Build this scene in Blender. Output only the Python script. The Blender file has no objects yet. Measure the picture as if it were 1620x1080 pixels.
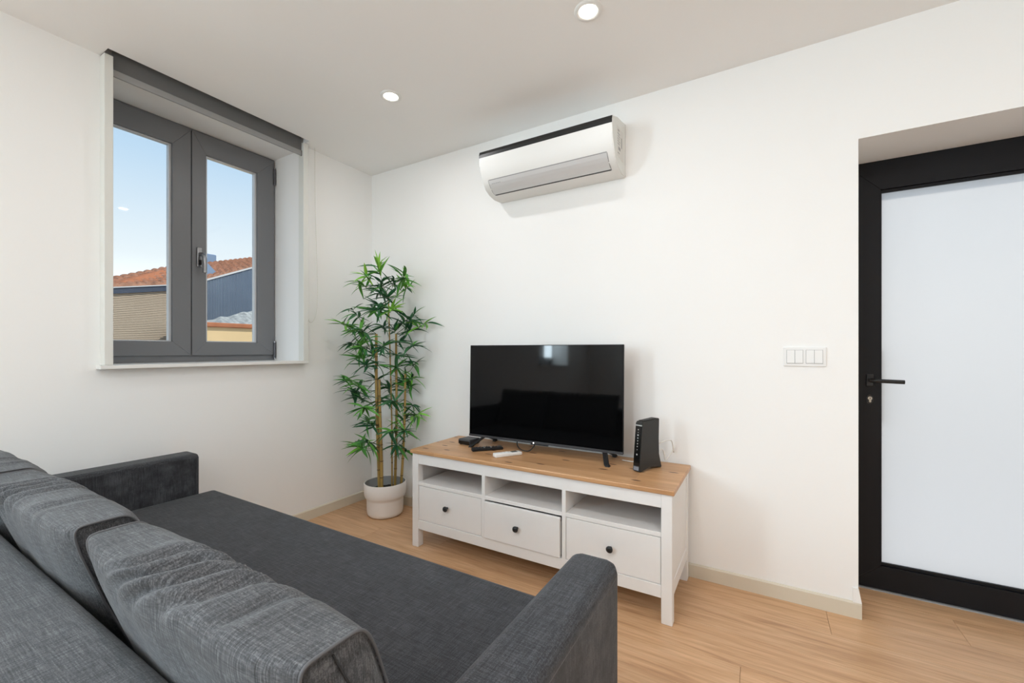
import bpy, bmesh, math, random
from mathutils import Vector, Matrix, noise
random.seed(7)
S = bpy.context.scene
COL = S.collection
R = math.radians

# ------------------------------------------------------------------ camera
cam_d = bpy.data.cameras.new('camera'); cam = bpy.data.objects.new('camera', cam_d); COL.objects.link(cam)
cam.location = (2.67, -2.342, 1.156)
cam.rotation_euler = (R(90), 0, R(30.517))
cam_d.sensor_width = 36.0
cam_d.lens = 673.485 / 1620 * 36
cam_d.shift_y = (553.203 - 540) / 1620
cam_d.clip_start = 0.02; cam_d.clip_end = 300
S.camera = cam

# ------------------------------------------------------------------ view, sky, sun, daylight
S.view_settings.view_transform = 'Standard'
S.view_settings.look = 'None'
S.view_settings.gamma = 1.0
S.view_settings.use_curve_mapping = False
S.view_settings.exposure = 0.08
S.cycles.max_bounces = 10
S.cycles.diffuse_bounces = 6
S.cycles.transmission_bounces = 8
S.cycles.transparent_max_bounces = 8
S.cycles.caustics_reflective = False
S.cycles.caustics_refractive = False
S.cycles.sample_clamp_indirect = 4.0
S.cycles.use_denoising = True

SKY = 1.0
LAMP_LEFT = 3.6     # the ceiling spotlight towards the window
LAMP_FRONT = 1.5    # the one above the air conditioner
LAMP_MID = 8.0  # each added spotlight over and beside the sofa
LAMP_REAR = 6.0    # each added spotlight further back
REAR_RISE = 0.5     # tilts the added rear fill lamp up towards the ceiling
REAR_X = 1.36
REAR_FILL_W = 42.0       # fill lamp in the added rear window
WIN2_W = 44.0       # daylight through each pane of the window behind the viewpoint

W = bpy.data.worlds.new('sky'); S.world = W; W.use_nodes = True
nt = W.node_tree; nt.nodes.clear()
tc = nt.nodes.new('ShaderNodeTexCoord'); sp = nt.nodes.new('ShaderNodeSeparateXYZ')
rp = nt.nodes.new('ShaderNodeValToRGB'); bg = nt.nodes.new('ShaderNodeBackground'); ow = nt.nodes.new('ShaderNodeOutputWorld')
nt.links.new(tc.outputs['Generated'], sp.inputs[0])
nt.links.new(sp.outputs['Z'], rp.inputs[0])
e = rp.color_ramp.elements
e[0].position = 0.0; e[0].color = (1.45, 1.45, 1.42, 1)
e[1].position = 1.0; e[1].color = (0.28, 0.46, 0.80, 1)
for pos, c in ((0.09, (1.20, 1.23, 1.24, 1)), (0.17, (0.88, 0.95, 1.0, 1)), (0.34, (0.56, 0.74, 0.93, 1))):
    k = e.new(pos); k.color = c
bg.inputs['Strength'].default_value = SKY
nt.links.new(rp.outputs[0], bg.inputs[0]); nt.links.new(bg.outputs[0], ow.inputs[0])

sd = bpy.data.lights.new('sun', 'SUN'); sd.energy = 3.8; sd.angle = R(0.6); sd.color = (1.0, 0.94, 0.84)
sun = bpy.data.objects.new('sun', sd); COL.objects.link(sun)
sun.rotation_euler = Vector((-0.50, -0.46, -0.73)).to_track_quat('-Z', 'Y').to_euler()


def daylight(y0, y1, z0, z1, x, watts, rise=0.0):
    ld = bpy.data.lights.new('window_daylight', 'AREA'); ld.shape = 'RECTANGLE'
    ld.size = abs(y1 - y0); ld.size_y = z1 - z0; ld.energy = watts; ld.color = (0.74, 0.90, 1.0)
    o = bpy.data.objects.new('window_daylight', ld); COL.objects.link(o)
    o.location = (x, (y0 + y1) / 2, (z0 + z1) / 2)
    o.rotation_euler = (Vector((1, 0, rise)).to_track_quat('-Z', 'Y')).to_euler()
    return o


# the two panes of the second window of the same wall, behind the viewpoint (its reflection shows in the television)
daylight(-3.83, -3.49, 1.20, 2.35, -0.26, WIN2_W)
daylight(-4.27, -3.99, 1.20, 2.35, -0.26, WIN2_W)
# fill lamp in an unseen rear window, both added to brighten the room
rear = daylight(-0.62, 0.62, 0.95, 2.15, 0, REAR_FILL_W)
rear.location = (REAR_X, -5.28, 1.55); rear.rotation_euler = Vector((0, 1, REAR_RISE)).to_track_quat('-Z', 'Y').to_euler()

# ------------------------------------------------------------------ materials
MATS = {}


def nodes_of(name):
    m = bpy.data.materials.new(name); m.use_nodes = True
    t = m.node_tree; b = t.nodes['Principled BSDF']
    MATS[name] = m
    return m, t, b


def simple(name, col, rough=0.5, metal=0.0, bump=0.0, bscale=200.0, var=0.0, vscale=3.0, spec=0.5):
    m, t, b = nodes_of(name)
    b.inputs['Base Color'].default_value = (*col, 1); b.inputs['Roughness'].default_value = rough
    b.inputs['Metallic'].default_value = metal; b.inputs['Specular IOR Level'].default_value = spec
    c = t.nodes.new('ShaderNodeTexCoord')
    if var:
        n = t.nodes.new('ShaderNodeTexNoise'); n.inputs['Scale'].default_value = vscale; n.inputs['Detail'].default_value = 4
        t.links.new(c.outputs['Object'], n.inputs['Vector'])
        mx = t.nodes.new('ShaderNodeMix'); mx.data_type = 'RGBA'
        mx.inputs[6].default_value = (*[x * (1 - var) for x in col], 1); mx.inputs[7].default_value = (*[min(1, x * (1 + var)) for x in col], 1)
        t.links.new(n.outputs['Fac'], mx.inputs[0]); t.links.new(mx.outputs[2], b.inputs['Base Color'])
    if bump:
        n = t.nodes.new('ShaderNodeTexNoise'); n.inputs['Scale'].default_value = bscale; n.inputs['Detail'].default_value = 3
        t.links.new(c.outputs['Object'], n.inputs['Vector'])
        bp = t.nodes.new('ShaderNodeBump'); bp.inputs['Strength'].default_value = bump; bp.inputs['Distance'].default_value = 0.002
        t.links.new(n.outputs['Fac'], bp.inputs['Height']); t.links.new(bp.outputs[0], b.inputs['Normal'])
    return m


def emitter(name, col, st):
    m, t, b = nodes_of(name)
    b.inputs['Base Color'].default_value = (*col, 1)
    b.inputs['Emission Color'].default_value = (*col, 1); b.inputs['Emission Strength'].default_value = st
    return m


def mapped(t, coord, scale, rot=(0, 0, 0)):
    c = t.nodes.new('ShaderNodeTexCoord'); mp = t.nodes.new('ShaderNodeMapping')
    mp.inputs['Scale'].default_value = scale; mp.inputs['Rotation'].default_value = rot
    t.links.new(c.outputs[coord], mp.inputs[0]); return mp


def ramp(t, src, stops):
    r = t.nodes.new('ShaderNodeValToRGB'); el = r.color_ramp.elements
    el[0].position, el[0].color = stops[0][0], (*stops[0][1], 1)
    el[1].position, el[1].color = stops[-1][0], (*stops[-1][1], 1)
    for p, c in stops[1:-1]:
        k = el.new(p); k.color = (*c, 1)
    t.links.new(src, r.inputs[0]); return r


def mixc(t, fac, a, b_, mode='MIX'):
    mx = t.nodes.new('ShaderNodeMix'); mx.data_type = 'RGBA'; mx.blend_type = mode
    for s, v in ((0, fac), (6, a), (7, b_)):
        if isinstance(v, bpy.types.NodeSocket): t.links.new(v, mx.inputs[s])
        elif isinstance(v, (int, float)): mx.inputs[s].default_value = v
        else: mx.inputs[s].default_value = (*v, 1)
    return mx.outputs[2]


def noise_tex(t, mp, scale, detail=4, rough=0.55, dist=0.0):
    n = t.nodes.new('ShaderNodeTexNoise'); n.inputs['Scale'].default_value = scale; n.inputs['Detail'].default_value = detail
    n.inputs['Roughness'].default_value = rough; n.inputs['Distortion'].default_value = dist
    t.links.new(mp.outputs[0], n.inputs['Vector']); return n.outputs['Fac']


simple('wall_paint', (0.875, 0.87, 0.855), 0.75, bump=0.12, bscale=90, spec=0.25)
simple('ceiling_paint', (0.88, 0.878, 0.87), 0.85, spec=0.2)
simple('baseboard_paint', (0.66, 0.60, 0.49), 0.45, var=0.03)
simple('lining_white', (0.72, 0.72, 0.68), 0.5)
simple('sill_white', (0.78, 0.77, 0.74), 0.35)
simple('window_alu', (0.165, 0.170, 0.180), 0.42, 0.0, bump=0.05, bscale=500)
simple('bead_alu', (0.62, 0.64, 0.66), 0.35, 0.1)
simple('handle_metal', (0.32, 0.32, 0.33), 0.25, 0.9)
simple('hinge_metal', (0.10, 0.10, 0.11), 0.35, 0.5)
simple('door_black', (0.0105, 0.0105, 0.012), 0.45, 0.0, spec=0.18)
simple('black_lever', (0.006, 0.006, 0.006), 0.35)
simple('cylinder_steel', (0.45, 0.42, 0.36), 0.35, 0.8)
simple('blind_fabric', (0.14, 0.14, 0.138), 0.8, bump=0.2, bscale=900)
simple('blind_bar', (0.30, 0.30, 0.295), 0.45)
simple('chain_white', (0.70, 0.70, 0.64), 0.5)
simple('ac_white', (0.82, 0.82, 0.80), 0.45, spec=0.35)
simple('ac_side', (0.74, 0.74, 0.70), 0.4)
simple('ac_black', (0.018, 0.018, 0.018), 0.35, spec=0.3)
simple('ac_silver', (0.66, 0.66, 0.66), 0.30, 0.1)
simple('print_grey', (0.30, 0.30, 0.30), 0.6)
simple('sticker', (0.70, 0.68, 0.64), 0.5)
simple('pot_white', (0.86, 0.83, 0.80), 0.42)
simple('pot_inner', (0.33, 0.34, 0.34), 0.6)
simple('soil', (0.02, 0.016, 0.012), 0.95, bump=1.0, bscale=120)
simple('white_plastic', (0.80, 0.80, 0.78), 0.35)
simple('switch_plastic', (0.83, 0.83, 0.82), 0.35)
simple('black_plastic', (0.012, 0.012, 0.013), 0.55, spec=0.25)
simple('dark_bezel', (0.035, 0.037, 0.042), 0.35)
simple('box_plastic', (0.035, 0.036, 0.040), 0.45, bump=0.1, bscale=600)
simple('router_shell', (0.020, 0.020, 0.019), 0.55, bump=0.15, bscale=900)
simple('router_front', (0.004, 0.004, 0.004), 0.15)
simple('router_badge', (0.20, 0.21, 0.24), 0.4)
simple('icon_print', (0.42, 0.43, 0.42), 0.5)
simple('button_grey', (0.30, 0.31, 0.32), 0.5)
simple('lcd_grey', (0.16, 0.17, 0.16), 0.2)
simple('cable_white', (0.72, 0.70, 0.66), 0.5)
simple('cable_black', (0.01, 0.01, 0.01), 0.5)
simple('knob_black', (0.022, 0.024, 0.026), 0.40, 0.3)
simple('lamp_ring', (0.82, 0.82, 0.80), 0.4)
emitter('lamp_glow', (1.0, 0.92, 0.78), 9.0)
emitter('led_white', (1.0, 1.0, 1.0), 2.0)
simple('yellow_render', (0.74, 0.54, 0.30), 0.9, spec=0.1, var=0.18, vscale=2.5)
simple('coping_clay', (0.42, 0.16, 0.08), 0.9, spec=0.1, var=0.25, vscale=6)
simple('grey_roofing', (0.34, 0.35, 0.34), 0.9, spec=0.1, var=0.7, vscale=14)
simple('blue_fascia', (0.035, 0.050, 0.085), 0.6)
simple('pale_flashing', (0.60, 0.61, 0.62), 0.5)
simple('tile_clay', (0.42, 0.22, 0.145), 0.95, var=0.75, vscale=11.0, spec=0.05)
simple('blue_sheet', (0.19, 0.28, 0.42), 0.6)
simple('ground_mat', (0.30, 0.29, 0.27), 0.95, var=0.2)
simple('terrace_mat', (0.40, 0.40, 0.41), 0.9, var=0.1)


def corrugated(name, ca, cb, axis, freq):
    m, t, b = nodes_of(name)
    mp = mapped(t, 'Object', (1, 1, 1))
    w = t.nodes.new('ShaderNodeTexWave'); w.wave_type = 'BANDS'; w.bands_direction = axis; w.inputs['Scale'].default_value = freq
    w.inputs['Distortion'].default_value = 0.4
    t.links.new(mp.outputs[0], w.inputs['Vector'])
    nz = noise_tex(t, mp, 1.6, 5)
    base = mixc(t, nz, ca, cb)
    dark = mixc(t, 0.12, base, (0, 0, 0))
    t.links.new(mixc(t, w.outputs['Fac'], dark, base), b.inputs['Base Color'])
    bp = t.nodes.new('ShaderNodeBump'); bp.inputs['Strength'].default_value = 0.5; bp.inputs['Distance'].default_value = 0.02
    t.links.new(w.outputs['Fac'], bp.inputs['Height']); t.links.new(bp.outputs[0], b.inputs['Normal'])
    b.inputs['Roughness'].default_value = 0.7
    return m


corrugated('brown_siding', (0.36, 0.275, 0.20), (0.47, 0.375, 0.275), 'Z', 9.0)
corrugated('blue_siding', (0.075, 0.11, 0.175), (0.17, 0.225, 0.30), 'Y', 9.0)


def floor_mat():
    m, t, b = nodes_of('oak_laminate')
    oi = t.nodes.new('ShaderNodeObjectInfo')
    c = t.nodes.new('ShaderNodeTexCoord')
    add = t.nodes.new('ShaderNodeVectorMath'); add.operation = 'MULTIPLY_ADD'
    add.inputs[1].default_value = (13.7, 5.1, 9.3); t.links.new(oi.outputs['Random'], add.inputs[0]); t.links.new(c.outputs['Object'], add.inputs[2])
    mp = t.nodes.new('ShaderNodeMapping'); mp.inputs['Scale'].default_value = (1.1, 14, 1); t.links.new(add.outputs[0], mp.inputs[0])
    n1 = noise_tex(t, mp, 1.6, 8, 0.62, 1.2)
    mp2 = t.nodes.new('ShaderNodeMapping'); mp2.inputs['Scale'].default_value = (5, 110, 1); t.links.new(add.outputs[0], mp2.inputs[0])
    n2 = noise_tex(t, mp2, 1.0, 4, 0.6)
    col = ramp(t, n1, [(0.28, (0.49, 0.275, 0.145)), (0.48, (0.645, 0.39, 0.215)), (0.70, (0.745, 0.485, 0.29))]).outputs[0]
    fine = ramp(t, n2, [(0.35, (0.80, 0.77, 0.73)), (0.6, (1, 1, 1))]).outputs[0]
    col = mixc(t, 0.8, col, fine, 'MULTIPLY')
    tone = ramp(t, oi.outputs['Random'], [(0, (0.90, 0.89, 0.88)), (1, (1.06, 1.05, 1.04))]).outputs[0]
    col = mixc(t, 1.0, col, tone, 'MULTIPLY')
    t.links.new(col, b.inputs['Base Color'])
    b.inputs['Roughness'].default_value = 0.36
    bp = t.nodes.new('ShaderNodeBump'); bp.inputs['Strength'].default_value = 0.08; bp.inputs['Distance'].default_value = 0.001
    t.links.new(n2, bp.inputs['Height']); t.links.new(bp.outputs[0], b.inputs['Normal'])


floor_mat()
simple('subfloor', (0.20, 0.10, 0.05), 0.8)


def pine_mat():
    m, t, b = nodes_of('waxed_pine')
    mp = mapped(t, 'Object', (1.4, 16, 16))
    n1 = noise_tex(t, mp, 1.5, 7, 0.6, 0.8)
    col = ramp(t, n1, [(0.3, (0.46, 0.245, 0.11)), (0.52, (0.55, 0.31, 0.15)), (0.72, (0.63, 0.38, 0.20))]).outputs[0]
    # glued staves, each with its own tone
    mp3 = mapped(t, 'Object', (0.9, 10.5, 1))
    v = t.nodes.new('ShaderNodeTexVoronoi'); v.feature = 'F1'; v.inputs['Scale'].default_value = 1.0; v.inputs['Randomness'].default_value = 0.0
    t.links.new(mp3.outputs[0], v.inputs['Vector'])
    hs = t.nodes.new('ShaderNodeSeparateColor'); t.links.new(v.outputs['Color'], hs.inputs[0])
    tone = ramp(t, hs.outputs[0], [(0, (0.90, 0.87, 0.85)), (1, (1.06, 1.05, 1.05))]).outputs[0]
    col = mixc(t, 1.0, col, tone, 'MULTIPLY')
    # knots
    mp2 = mapped(t, 'Object', (3.2, 10.0, 0.01)); mp2.inputs['Location'].default_value = (0.37, 0.6, 0)
    k = t.nodes.new('ShaderNodeTexVoronoi'); k.voronoi_dimensions = '2D'; k.feature = 'F1'; k.inputs['Scale'].default_value = 1.0; k.inputs['Randomness'].default_value = 1.0
    t.links.new(mp2.outputs[0], k.inputs['Vector'])
    kf = ramp(t, k.outputs['Distance'], [(0.055, (1, 1, 1)), (0.085, (0, 0, 0))]).outputs[0]
    col = mixc(t, kf, col, (0.085, 0.030, 0.014))
    t.links.new(col, b.inputs['Base Color'])
    b.inputs['Roughness'].default_value = 0.38


pine_mat()


def white_wood():
    m, t, b = nodes_of('white_stain')
    mp = mapped(t, 'Object', (3, 3, 3))
    n = noise_tex(t, mp, 2.0, 6, 0.6)
    col = mixc(t, n, (0.79, 0.78, 0.765), (0.87, 0.86, 0.85))
    t.links.new(col, b.inputs['Base Color']); b.inputs['Roughness'].default_value = 0.42
    b.inputs['Specular IOR Level'].default_value = 0.35


white_wood()


def fabric(name, ca, cb, cc):
    m, t, b = nodes_of(name)
    b.inputs['Roughness'].default_value = 0.92; b.inputs['Specular IOR Level'].default_value = 0.15
    b.inputs['Sheen Weight'].default_value = 0.12; b.inputs['Sheen Roughness'].default_value = 0.5
    fs = []
    for sc in ((18, 420, 420), (420, 18, 18), (420, 420, 18)):
        fs.append(noise_tex(t, mapped(t, 'Object', sc), 1.0, 3, 0.7))
    ad = t.nodes.new('ShaderNodeMath'); ad.operation = 'ADD'; t.links.new(fs[0], ad.inputs[0]); t.links.new(fs[1], ad.inputs[1])
    ad2 = t.nodes.new('ShaderNodeMath'); ad2.operation = 'ADD'; t.links.new(ad.outputs[0], ad2.inputs[0]); t.links.new(fs[2], ad2.inputs[1])
    dv = t.nodes.new('ShaderNodeMath'); dv.operation = 'MULTIPLY'; dv.inputs[1].default_value = 0.3333; t.links.new(ad2.outputs[0], dv.inputs[0])
    col = ramp(t, dv.outputs[0], [(0.38, ca), (0.50, cb), (0.61, cc)]).outputs[0]
    patch = noise_tex(t, mapped(t, 'Object', (1, 1, 1)), 9.0, 4)
    col = mixc(t, 1.0, col, ramp(t, patch, [(0.3, (0.86, 0.86, 0.86)), (0.7, (1.12, 1.12, 1.12))]).outputs[0], 'MULTIPLY')
    t.links.new(col, b.inputs['Base Color'])
    bp = t.nodes.new('ShaderNodeBump'); bp.inputs['Strength'].default_value = 0.35; bp.inputs['Distance'].default_value = 0.0015
    t.links.new(dv.outputs[0], bp.inputs['Height']); t.links.new(bp.outputs[0], b.inputs['Normal'])


fabric('sofa_fabric', (0.019, 0.0197, 0.0222), (0.043, 0.0445, 0.0495), (0.088, 0.091, 0.099))
fabric('cushion_fabric', (0.027, 0.0275, 0.029), (0.066, 0.067, 0.071), (0.145, 0.147, 0.152))  # same fabric as the sofa, with stronger light put into its colour
simple('fabric_dark', (0.020, 0.019, 0.019), 0.95)
simple('fabric_seam', (0.10, 0.10, 0.105), 0.9)


def glass_mat():
    m, t, b = nodes_of('clear_glass')
    t.nodes.remove(b)
    out = t.nodes['Material Output']
    tr = t.nodes.new('ShaderNodeBsdfTransparent'); tr.inputs[0].default_value = (0.95, 0.97, 0.97, 1)
    gl = t.nodes.new('ShaderNodeBsdfGlossy'); gl.inputs['Roughness'].default_value = 0.02
    mx = t.nodes.new('ShaderNodeMixShader'); mx.inputs[0].default_value = 0.012
    t.links.new(tr.outputs[0], mx.inputs[1]); t.links.new(gl.outputs[0], mx.inputs[2]); t.links.new(mx.outputs[0], out.inputs[0])


glass_mat()


def frosted():
    m, t, b = nodes_of('frosted_glass')
    t.nodes.remove(b); out = t.nodes['Material Output']
    rf = t.nodes.new('ShaderNodeBsdfRefraction'); rf.inputs['Roughness'].default_value = 0.62; rf.inputs['IOR'].default_value = 1.30
    rf.inputs[0].default_value = (0.97, 0.98, 0.98, 1)
    tl = t.nodes.new('ShaderNodeBsdfTranslucent'); tl.inputs[0].default_value = (0.97, 0.97, 0.97, 1)
    df = t.nodes.new('ShaderNodeBsdfDiffuse'); df.inputs[0].default_value = (0.80, 0.81, 0.82, 1)
    m1 = t.nodes.new('ShaderNodeMixShader'); m1.inputs[0].default_value = 0.55
    t.links.new(rf.outputs[0], m1.inputs[1]); t.links.new(tl.outputs[0], m1.inputs[2])
    m2 = t.nodes.new('ShaderNodeMixShader'); m2.inputs[0].default_value = 0.12
    t.links.new(m1.outputs[0], m2.inputs[1]); t.links.new(df.outputs[0], m2.inputs[2])
    t.links.new(m2.outputs[0], out.inputs[0])


frosted()
m, t, b = nodes_of('tv_screen')
b.inputs['Base Color'].default_value = (0.002, 0.002, 0.0022, 1); b.inputs['Roughness'].default_value = 0.05
b.inputs['Specular IOR Level'].default_value = 0.24


def leaf_mat(name, a, c):
    m, t, b = nodes_of(name)
    mp = mapped(t, 'Object', (1, 1, 1)); oi = t.nodes.new('ShaderNodeObjectInfo')
    t.links.new(mixc(t, oi.outputs['Random'], a, c), b.inputs['Base Color'])
    b.inputs['Roughness'].default_value = 0.42; b.inputs['Specular IOR Level'].default_value = 0.35


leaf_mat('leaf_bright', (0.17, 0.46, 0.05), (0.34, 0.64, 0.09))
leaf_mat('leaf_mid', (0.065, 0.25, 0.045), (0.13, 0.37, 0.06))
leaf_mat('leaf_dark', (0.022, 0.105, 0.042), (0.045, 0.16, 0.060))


def cane_mat():
    m, t, b = nodes_of('cane')
    mp = mapped(t, 'Object', (30, 30, 3))
    n = noise_tex(t, mp, 1.0, 4)
    t.links.new(ramp(t, n, [(0.3, (0.24, 0.15, 0.035)), (0.6, (0.42, 0.27, 0.075))]).outputs[0], b.inputs['Base Color'])
    b.inputs['Roughness'].default_value = 0.5


cane_mat()
simple('cane_node', (0.15, 0.085, 0.025), 0.6)
simple('twig', (0.05, 0.085, 0.03), 0.7)

# ------------------------------------------------------------------ helpers


def link(o, parent=None):
    COL.objects.link(o)
    if parent is not None:
        o.parent = parent
    return o


def world_of(o):
    v = Vector((0, 0, 0))
    while o is not None:
        v += Vector(o.location); o = o.parent
    return v


def obj(name, bm, mat, parent=None, smooth=False, local=False, sharp=None):
    """bm is authored in world space unless local; the parents carry no rotation then"""
    if parent is not None and not local:
        bmesh.ops.translate(bm, verts=bm.verts, vec=-world_of(parent))
    bmesh.ops.recalc_face_normals(bm, faces=bm.faces)
    me = bpy.data.meshes.new(name); bm.to_mesh(me); bm.free()
    for mm in (mat if isinstance(mat, (list, tuple)) else [mat]):
        me.materials.append(MATS[mm])
    if smooth:
        for p in me.polygons: p.use_smooth = True
        if sharp is not None: me.set_sharp_from_angle(angle=R(sharp))
    o = bpy.data.objects.new(name, me)
    return link(o, parent)


def weighted(o):
    w = o.modifiers.new('weighted_normals', 'WEIGHTED_NORMAL'); w.keep_sharp = True; w.weight = 80
    return o


def tag(o, label=None, cat=None, group=None, kind=None):
    if label: o['label'] = label
    if cat: o['category'] = cat
    if group: o['group'] = group
    if kind: o['kind'] = kind
    return o


def thing(name, loc, label, cat, group=None, rotz=0.0):
    o = bpy.data.objects.new(name, None); o.empty_display_size = 0.05
    COL.objects.link(o); o.location = loc; o.rotation_euler = (0, 0, rotz)
    return tag(o, label, cat, group)


def struct_root(name, loc=(0, 0, 0)):
    o = bpy.data.objects.new(name, None); COL.objects.link(o); o.location = loc
    o['kind'] = 'structure'; return o


def box(bm, x0, x1, y0, y1, z0, z1, bev=0.0, seg=2):
    x0, x1 = sorted((x0, x1)); y0, y1 = sorted((y0, y1)); z0, z1 = sorted((z0, z1))
    vs = [bm.verts.new(p) for p in ((x0, y0, z0), (x1, y0, z0), (x1, y1, z0), (x0, y1, z0), (x0, y0, z1), (x1, y0, z1), (x1, y1, z1), (x0, y1, z1))]
    fs = [bm.faces.new([vs[i] for i in q]) for q in ((0, 3, 2, 1), (4, 5, 6, 7), (0, 1, 5, 4), (1, 2, 6, 5), (2, 3, 7, 6), (3, 0, 4, 7))]
    if bev:
        es = list({e for f in fs for e in f.edges})
        bmesh.ops.bevel(bm, geom=es, offset=bev, segments=seg, affect='EDGES', profile=0.5)
    return bm


def nbox(*a, **k):
    return box(bmesh.new(), *a, **k)


def prism(bm, pts, axis, a0, a1):
    """extrude a polygon (list of 2-D points) along an axis; 2-D order: x:(y,z) y:(x,z) z:(x,y)"""
    def mk(p, a):
        return {'x': (a, p[0], p[1]), 'y': (p[0], a, p[1]), 'z': (p[0], p[1], a)}[axis]
    A = [bm.verts.new(mk(p, a0)) for p in pts]; B = [bm.verts.new(mk(p, a1)) for p in pts]
    n = len(pts)
    bm.faces.new(A); bm.faces.new(B[::-1])
    for i in range(n):
        bm.faces.new((A[i], B[i], B[(i + 1) % n], A[(i + 1) % n]))
    return bm


def tube(bm, pts, rad, seg=8, cap=True):
    pts = [Vector(p) for p in pts]
    rads = rad if isinstance(rad, (list, tuple)) else [rad] * len(pts)
    rings = []; up = Vector((0, 0, 1))
    prev = None
    for i, p in enumerate(pts):
        d = (pts[min(i + 1, len(pts) - 1)] - pts[max(i - 1, 0)]).normalized()
        if prev is None:
            a = up if abs(d.dot(up)) < 0.9 else Vector((1, 0, 0))
            n = d.cross(a).normalized()
        else:
            n = (prev - d * prev.dot(d)).normalized()
        prev = n; b_ = d.cross(n)
        rings.append([bm.verts.new(p + (n * math.cos(2 * math.pi * k / seg) + b_ * math.sin(2 * math.pi * k / seg)) * rads[i]) for k in range(seg)])
    for r0, r1 in zip(rings, rings[1:]):
        for k in range(seg):
            bm.faces.new((r0[k], r0[(k + 1) % seg], r1[(k + 1) % seg], r1[k]))
    if cap:
        bm.faces.new(rings[0][::-1]); bm.faces.new(rings[-1])
    return bm


def lathe(bm, prof, cx, cy, seg=40, axis='z', close=True):
    """prof: list of (radius, height)"""
    rings = []
    for r, h in prof:
        ring = []
        for k in range(seg):
            a = 2 * math.pi * k / seg
            p = (cx + r * math.cos(a), cy + r * math.sin(a), h)
            ring.append(bm.verts.new(p))
        rings.append(ring)
    for r0, r1 in zip(rings, rings[1:]):
        for k in range(seg):
            bm.faces.new((r0[k], r0[(k + 1) % seg], r1[(k + 1) % seg], r1[k]))
    if close:
        bm.faces.new(rings[0][::-1]); bm.faces.new(rings[-1])
    return bm


def spline(pts, n=8):
    pts = [Vector(p) for p in pts]; out = []
    P = [pts[0] * 2 - pts[1]] + pts + [pts[-1] * 2 - pts[-2]]
    for i in range(1, len(P) - 2):
        for k in range(n):
            t = k / n
            a, b_, c, d = P[i - 1], P[i], P[i + 1], P[i + 2]
            out.append(0.5 * ((2 * b_) + (c - a) * t + (2 * a - 5 * b_ + 4 * c - d) * t * t + (3 * b_ - a - 3 * c + d) * t ** 3))
    out.append(pts[-1]); return out


# ------------------------------------------------------------------ room shell
HC = 2.533
XR, YR = 4.60, -5.30            # right wall, rear wall
RV0, RV1 = -1.600, -0.614       # window reveal
W2 = -2.70                      # offset of the second window along the wall
WZ0, WZ1 = 1.084, 2.484
WT = 0.36                       # wall thickness
DX0, DX1, DZ = 3.025, 3.975, 2.066

bm = bmesh.new()
ys = [YR - 0.2, RV0 + W2, RV1 + W2, RV0, RV1, WT]
for a, b_ in ((0, 1), (2, 3), (4, 5)):
    box(bm, -WT, 0, ys[a], ys[b_], -0.2, HC + 0.2)
for a, b_ in ((1, 2), (3, 4)):
    box(bm, -WT, 0, ys[a], ys[b_], -0.2, WZ0); box(bm, -WT, 0, ys[a], ys[b_], WZ1, HC + 0.2)
tag(obj('wall_left', bm, 'wall_paint'), kind='structure')

bm = bmesh.new()
box(bm, 0, DX0, 0, WT, -0.2, HC + 0.2); box(bm, DX1, XR, 0, WT, -0.2, HC + 0.2); box(bm, DX0, DX1, 0, WT, DZ, HC + 0.2)
# plaster bulging out over the end of the baseboard at the door recess
prism(bm, [(DX0 - 0.02, 0.128), (DX0, 0.128), (DX0 + 0.0105, 0.067), (DX0 - 0.02, 0.067)], 'y', -0.0105, 0.05)
tag(obj('wall_back', bm, 'wall_paint'), kind='structure')
tag(obj('wall_right', nbox(XR, XR + 0.2, YR - 0.2, WT, -0.2, HC + 0.2), 'wall_paint'), kind='structure')
RX0, RX1 = REAR_X - 0.64, REAR_X + 0.64
bm = bmesh.new()
box(bm, -WT, RX0, YR - 0.2, YR, -0.2, HC + 0.2); box(bm, RX1, XR + 0.2, YR - 0.2, YR, -0.2, HC + 0.2)
box(bm, RX0, RX1, YR - 0.2, YR, -0.2, 0.93); box(bm, RX0, RX1, YR - 0.2, YR, 2.17, HC + 0.2)
tag(obj('wall_rear', bm, 'wall_paint'), kind='structure')
w3 = struct_root('window_3', (REAR_X, YR - 0.1, 0.93))  # unseen window added to house the rear fill lamp
bm = bmesh.new()
for q in ((RX0, RX0 + 0.04, 0.93, 2.17), (RX1 - 0.04, RX1, 0.93, 2.17), (REAR_X - 0.02, REAR_X + 0.02, 0.97, 2.13), (RX0 + 0.04, RX1 - 0.04, 0.93, 0.97), (RX0 + 0.04, RX1 - 0.04, 2.13, 2.17)):
    box(bm, q[0], q[1], YR - 0.12, YR - 0.07, q[2], q[3])
obj('window_frame', bm, 'window_alu', w3)
obj('pane', nbox(RX0 + 0.04, RX1 - 0.04, YR - 0.10, YR - 0.094, 0.97, 2.13), 'clear_glass', w3)

PK0, PK1, PKX = -1.604, -0.602, 0.092      # ceiling pocket of the roller blind
bm = bmesh.new()
box(bm, PKX, XR + 0.2, YR, WT, HC, HC + 0.2)
box(bm, 0, PKX, YR, PK0, HC, HC + 0.2); box(bm, 0, PKX, PK1, WT, HC, HC + 0.2)
box(bm, 0, PKX, PK0, PK1, HC + 0.13, HC + 0.2)
tag(obj('ceiling', bm, 'ceiling_paint'), kind='structure')

# floor: a dark bed and laminate planks, each its own piece
fl = tag(obj('floor', nbox(-0.02, XR, YR, WT, -0.2, -0.009), 'subfloor'), kind='structure')
PW, PL = 0.193, 1.29
pm = {}


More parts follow.
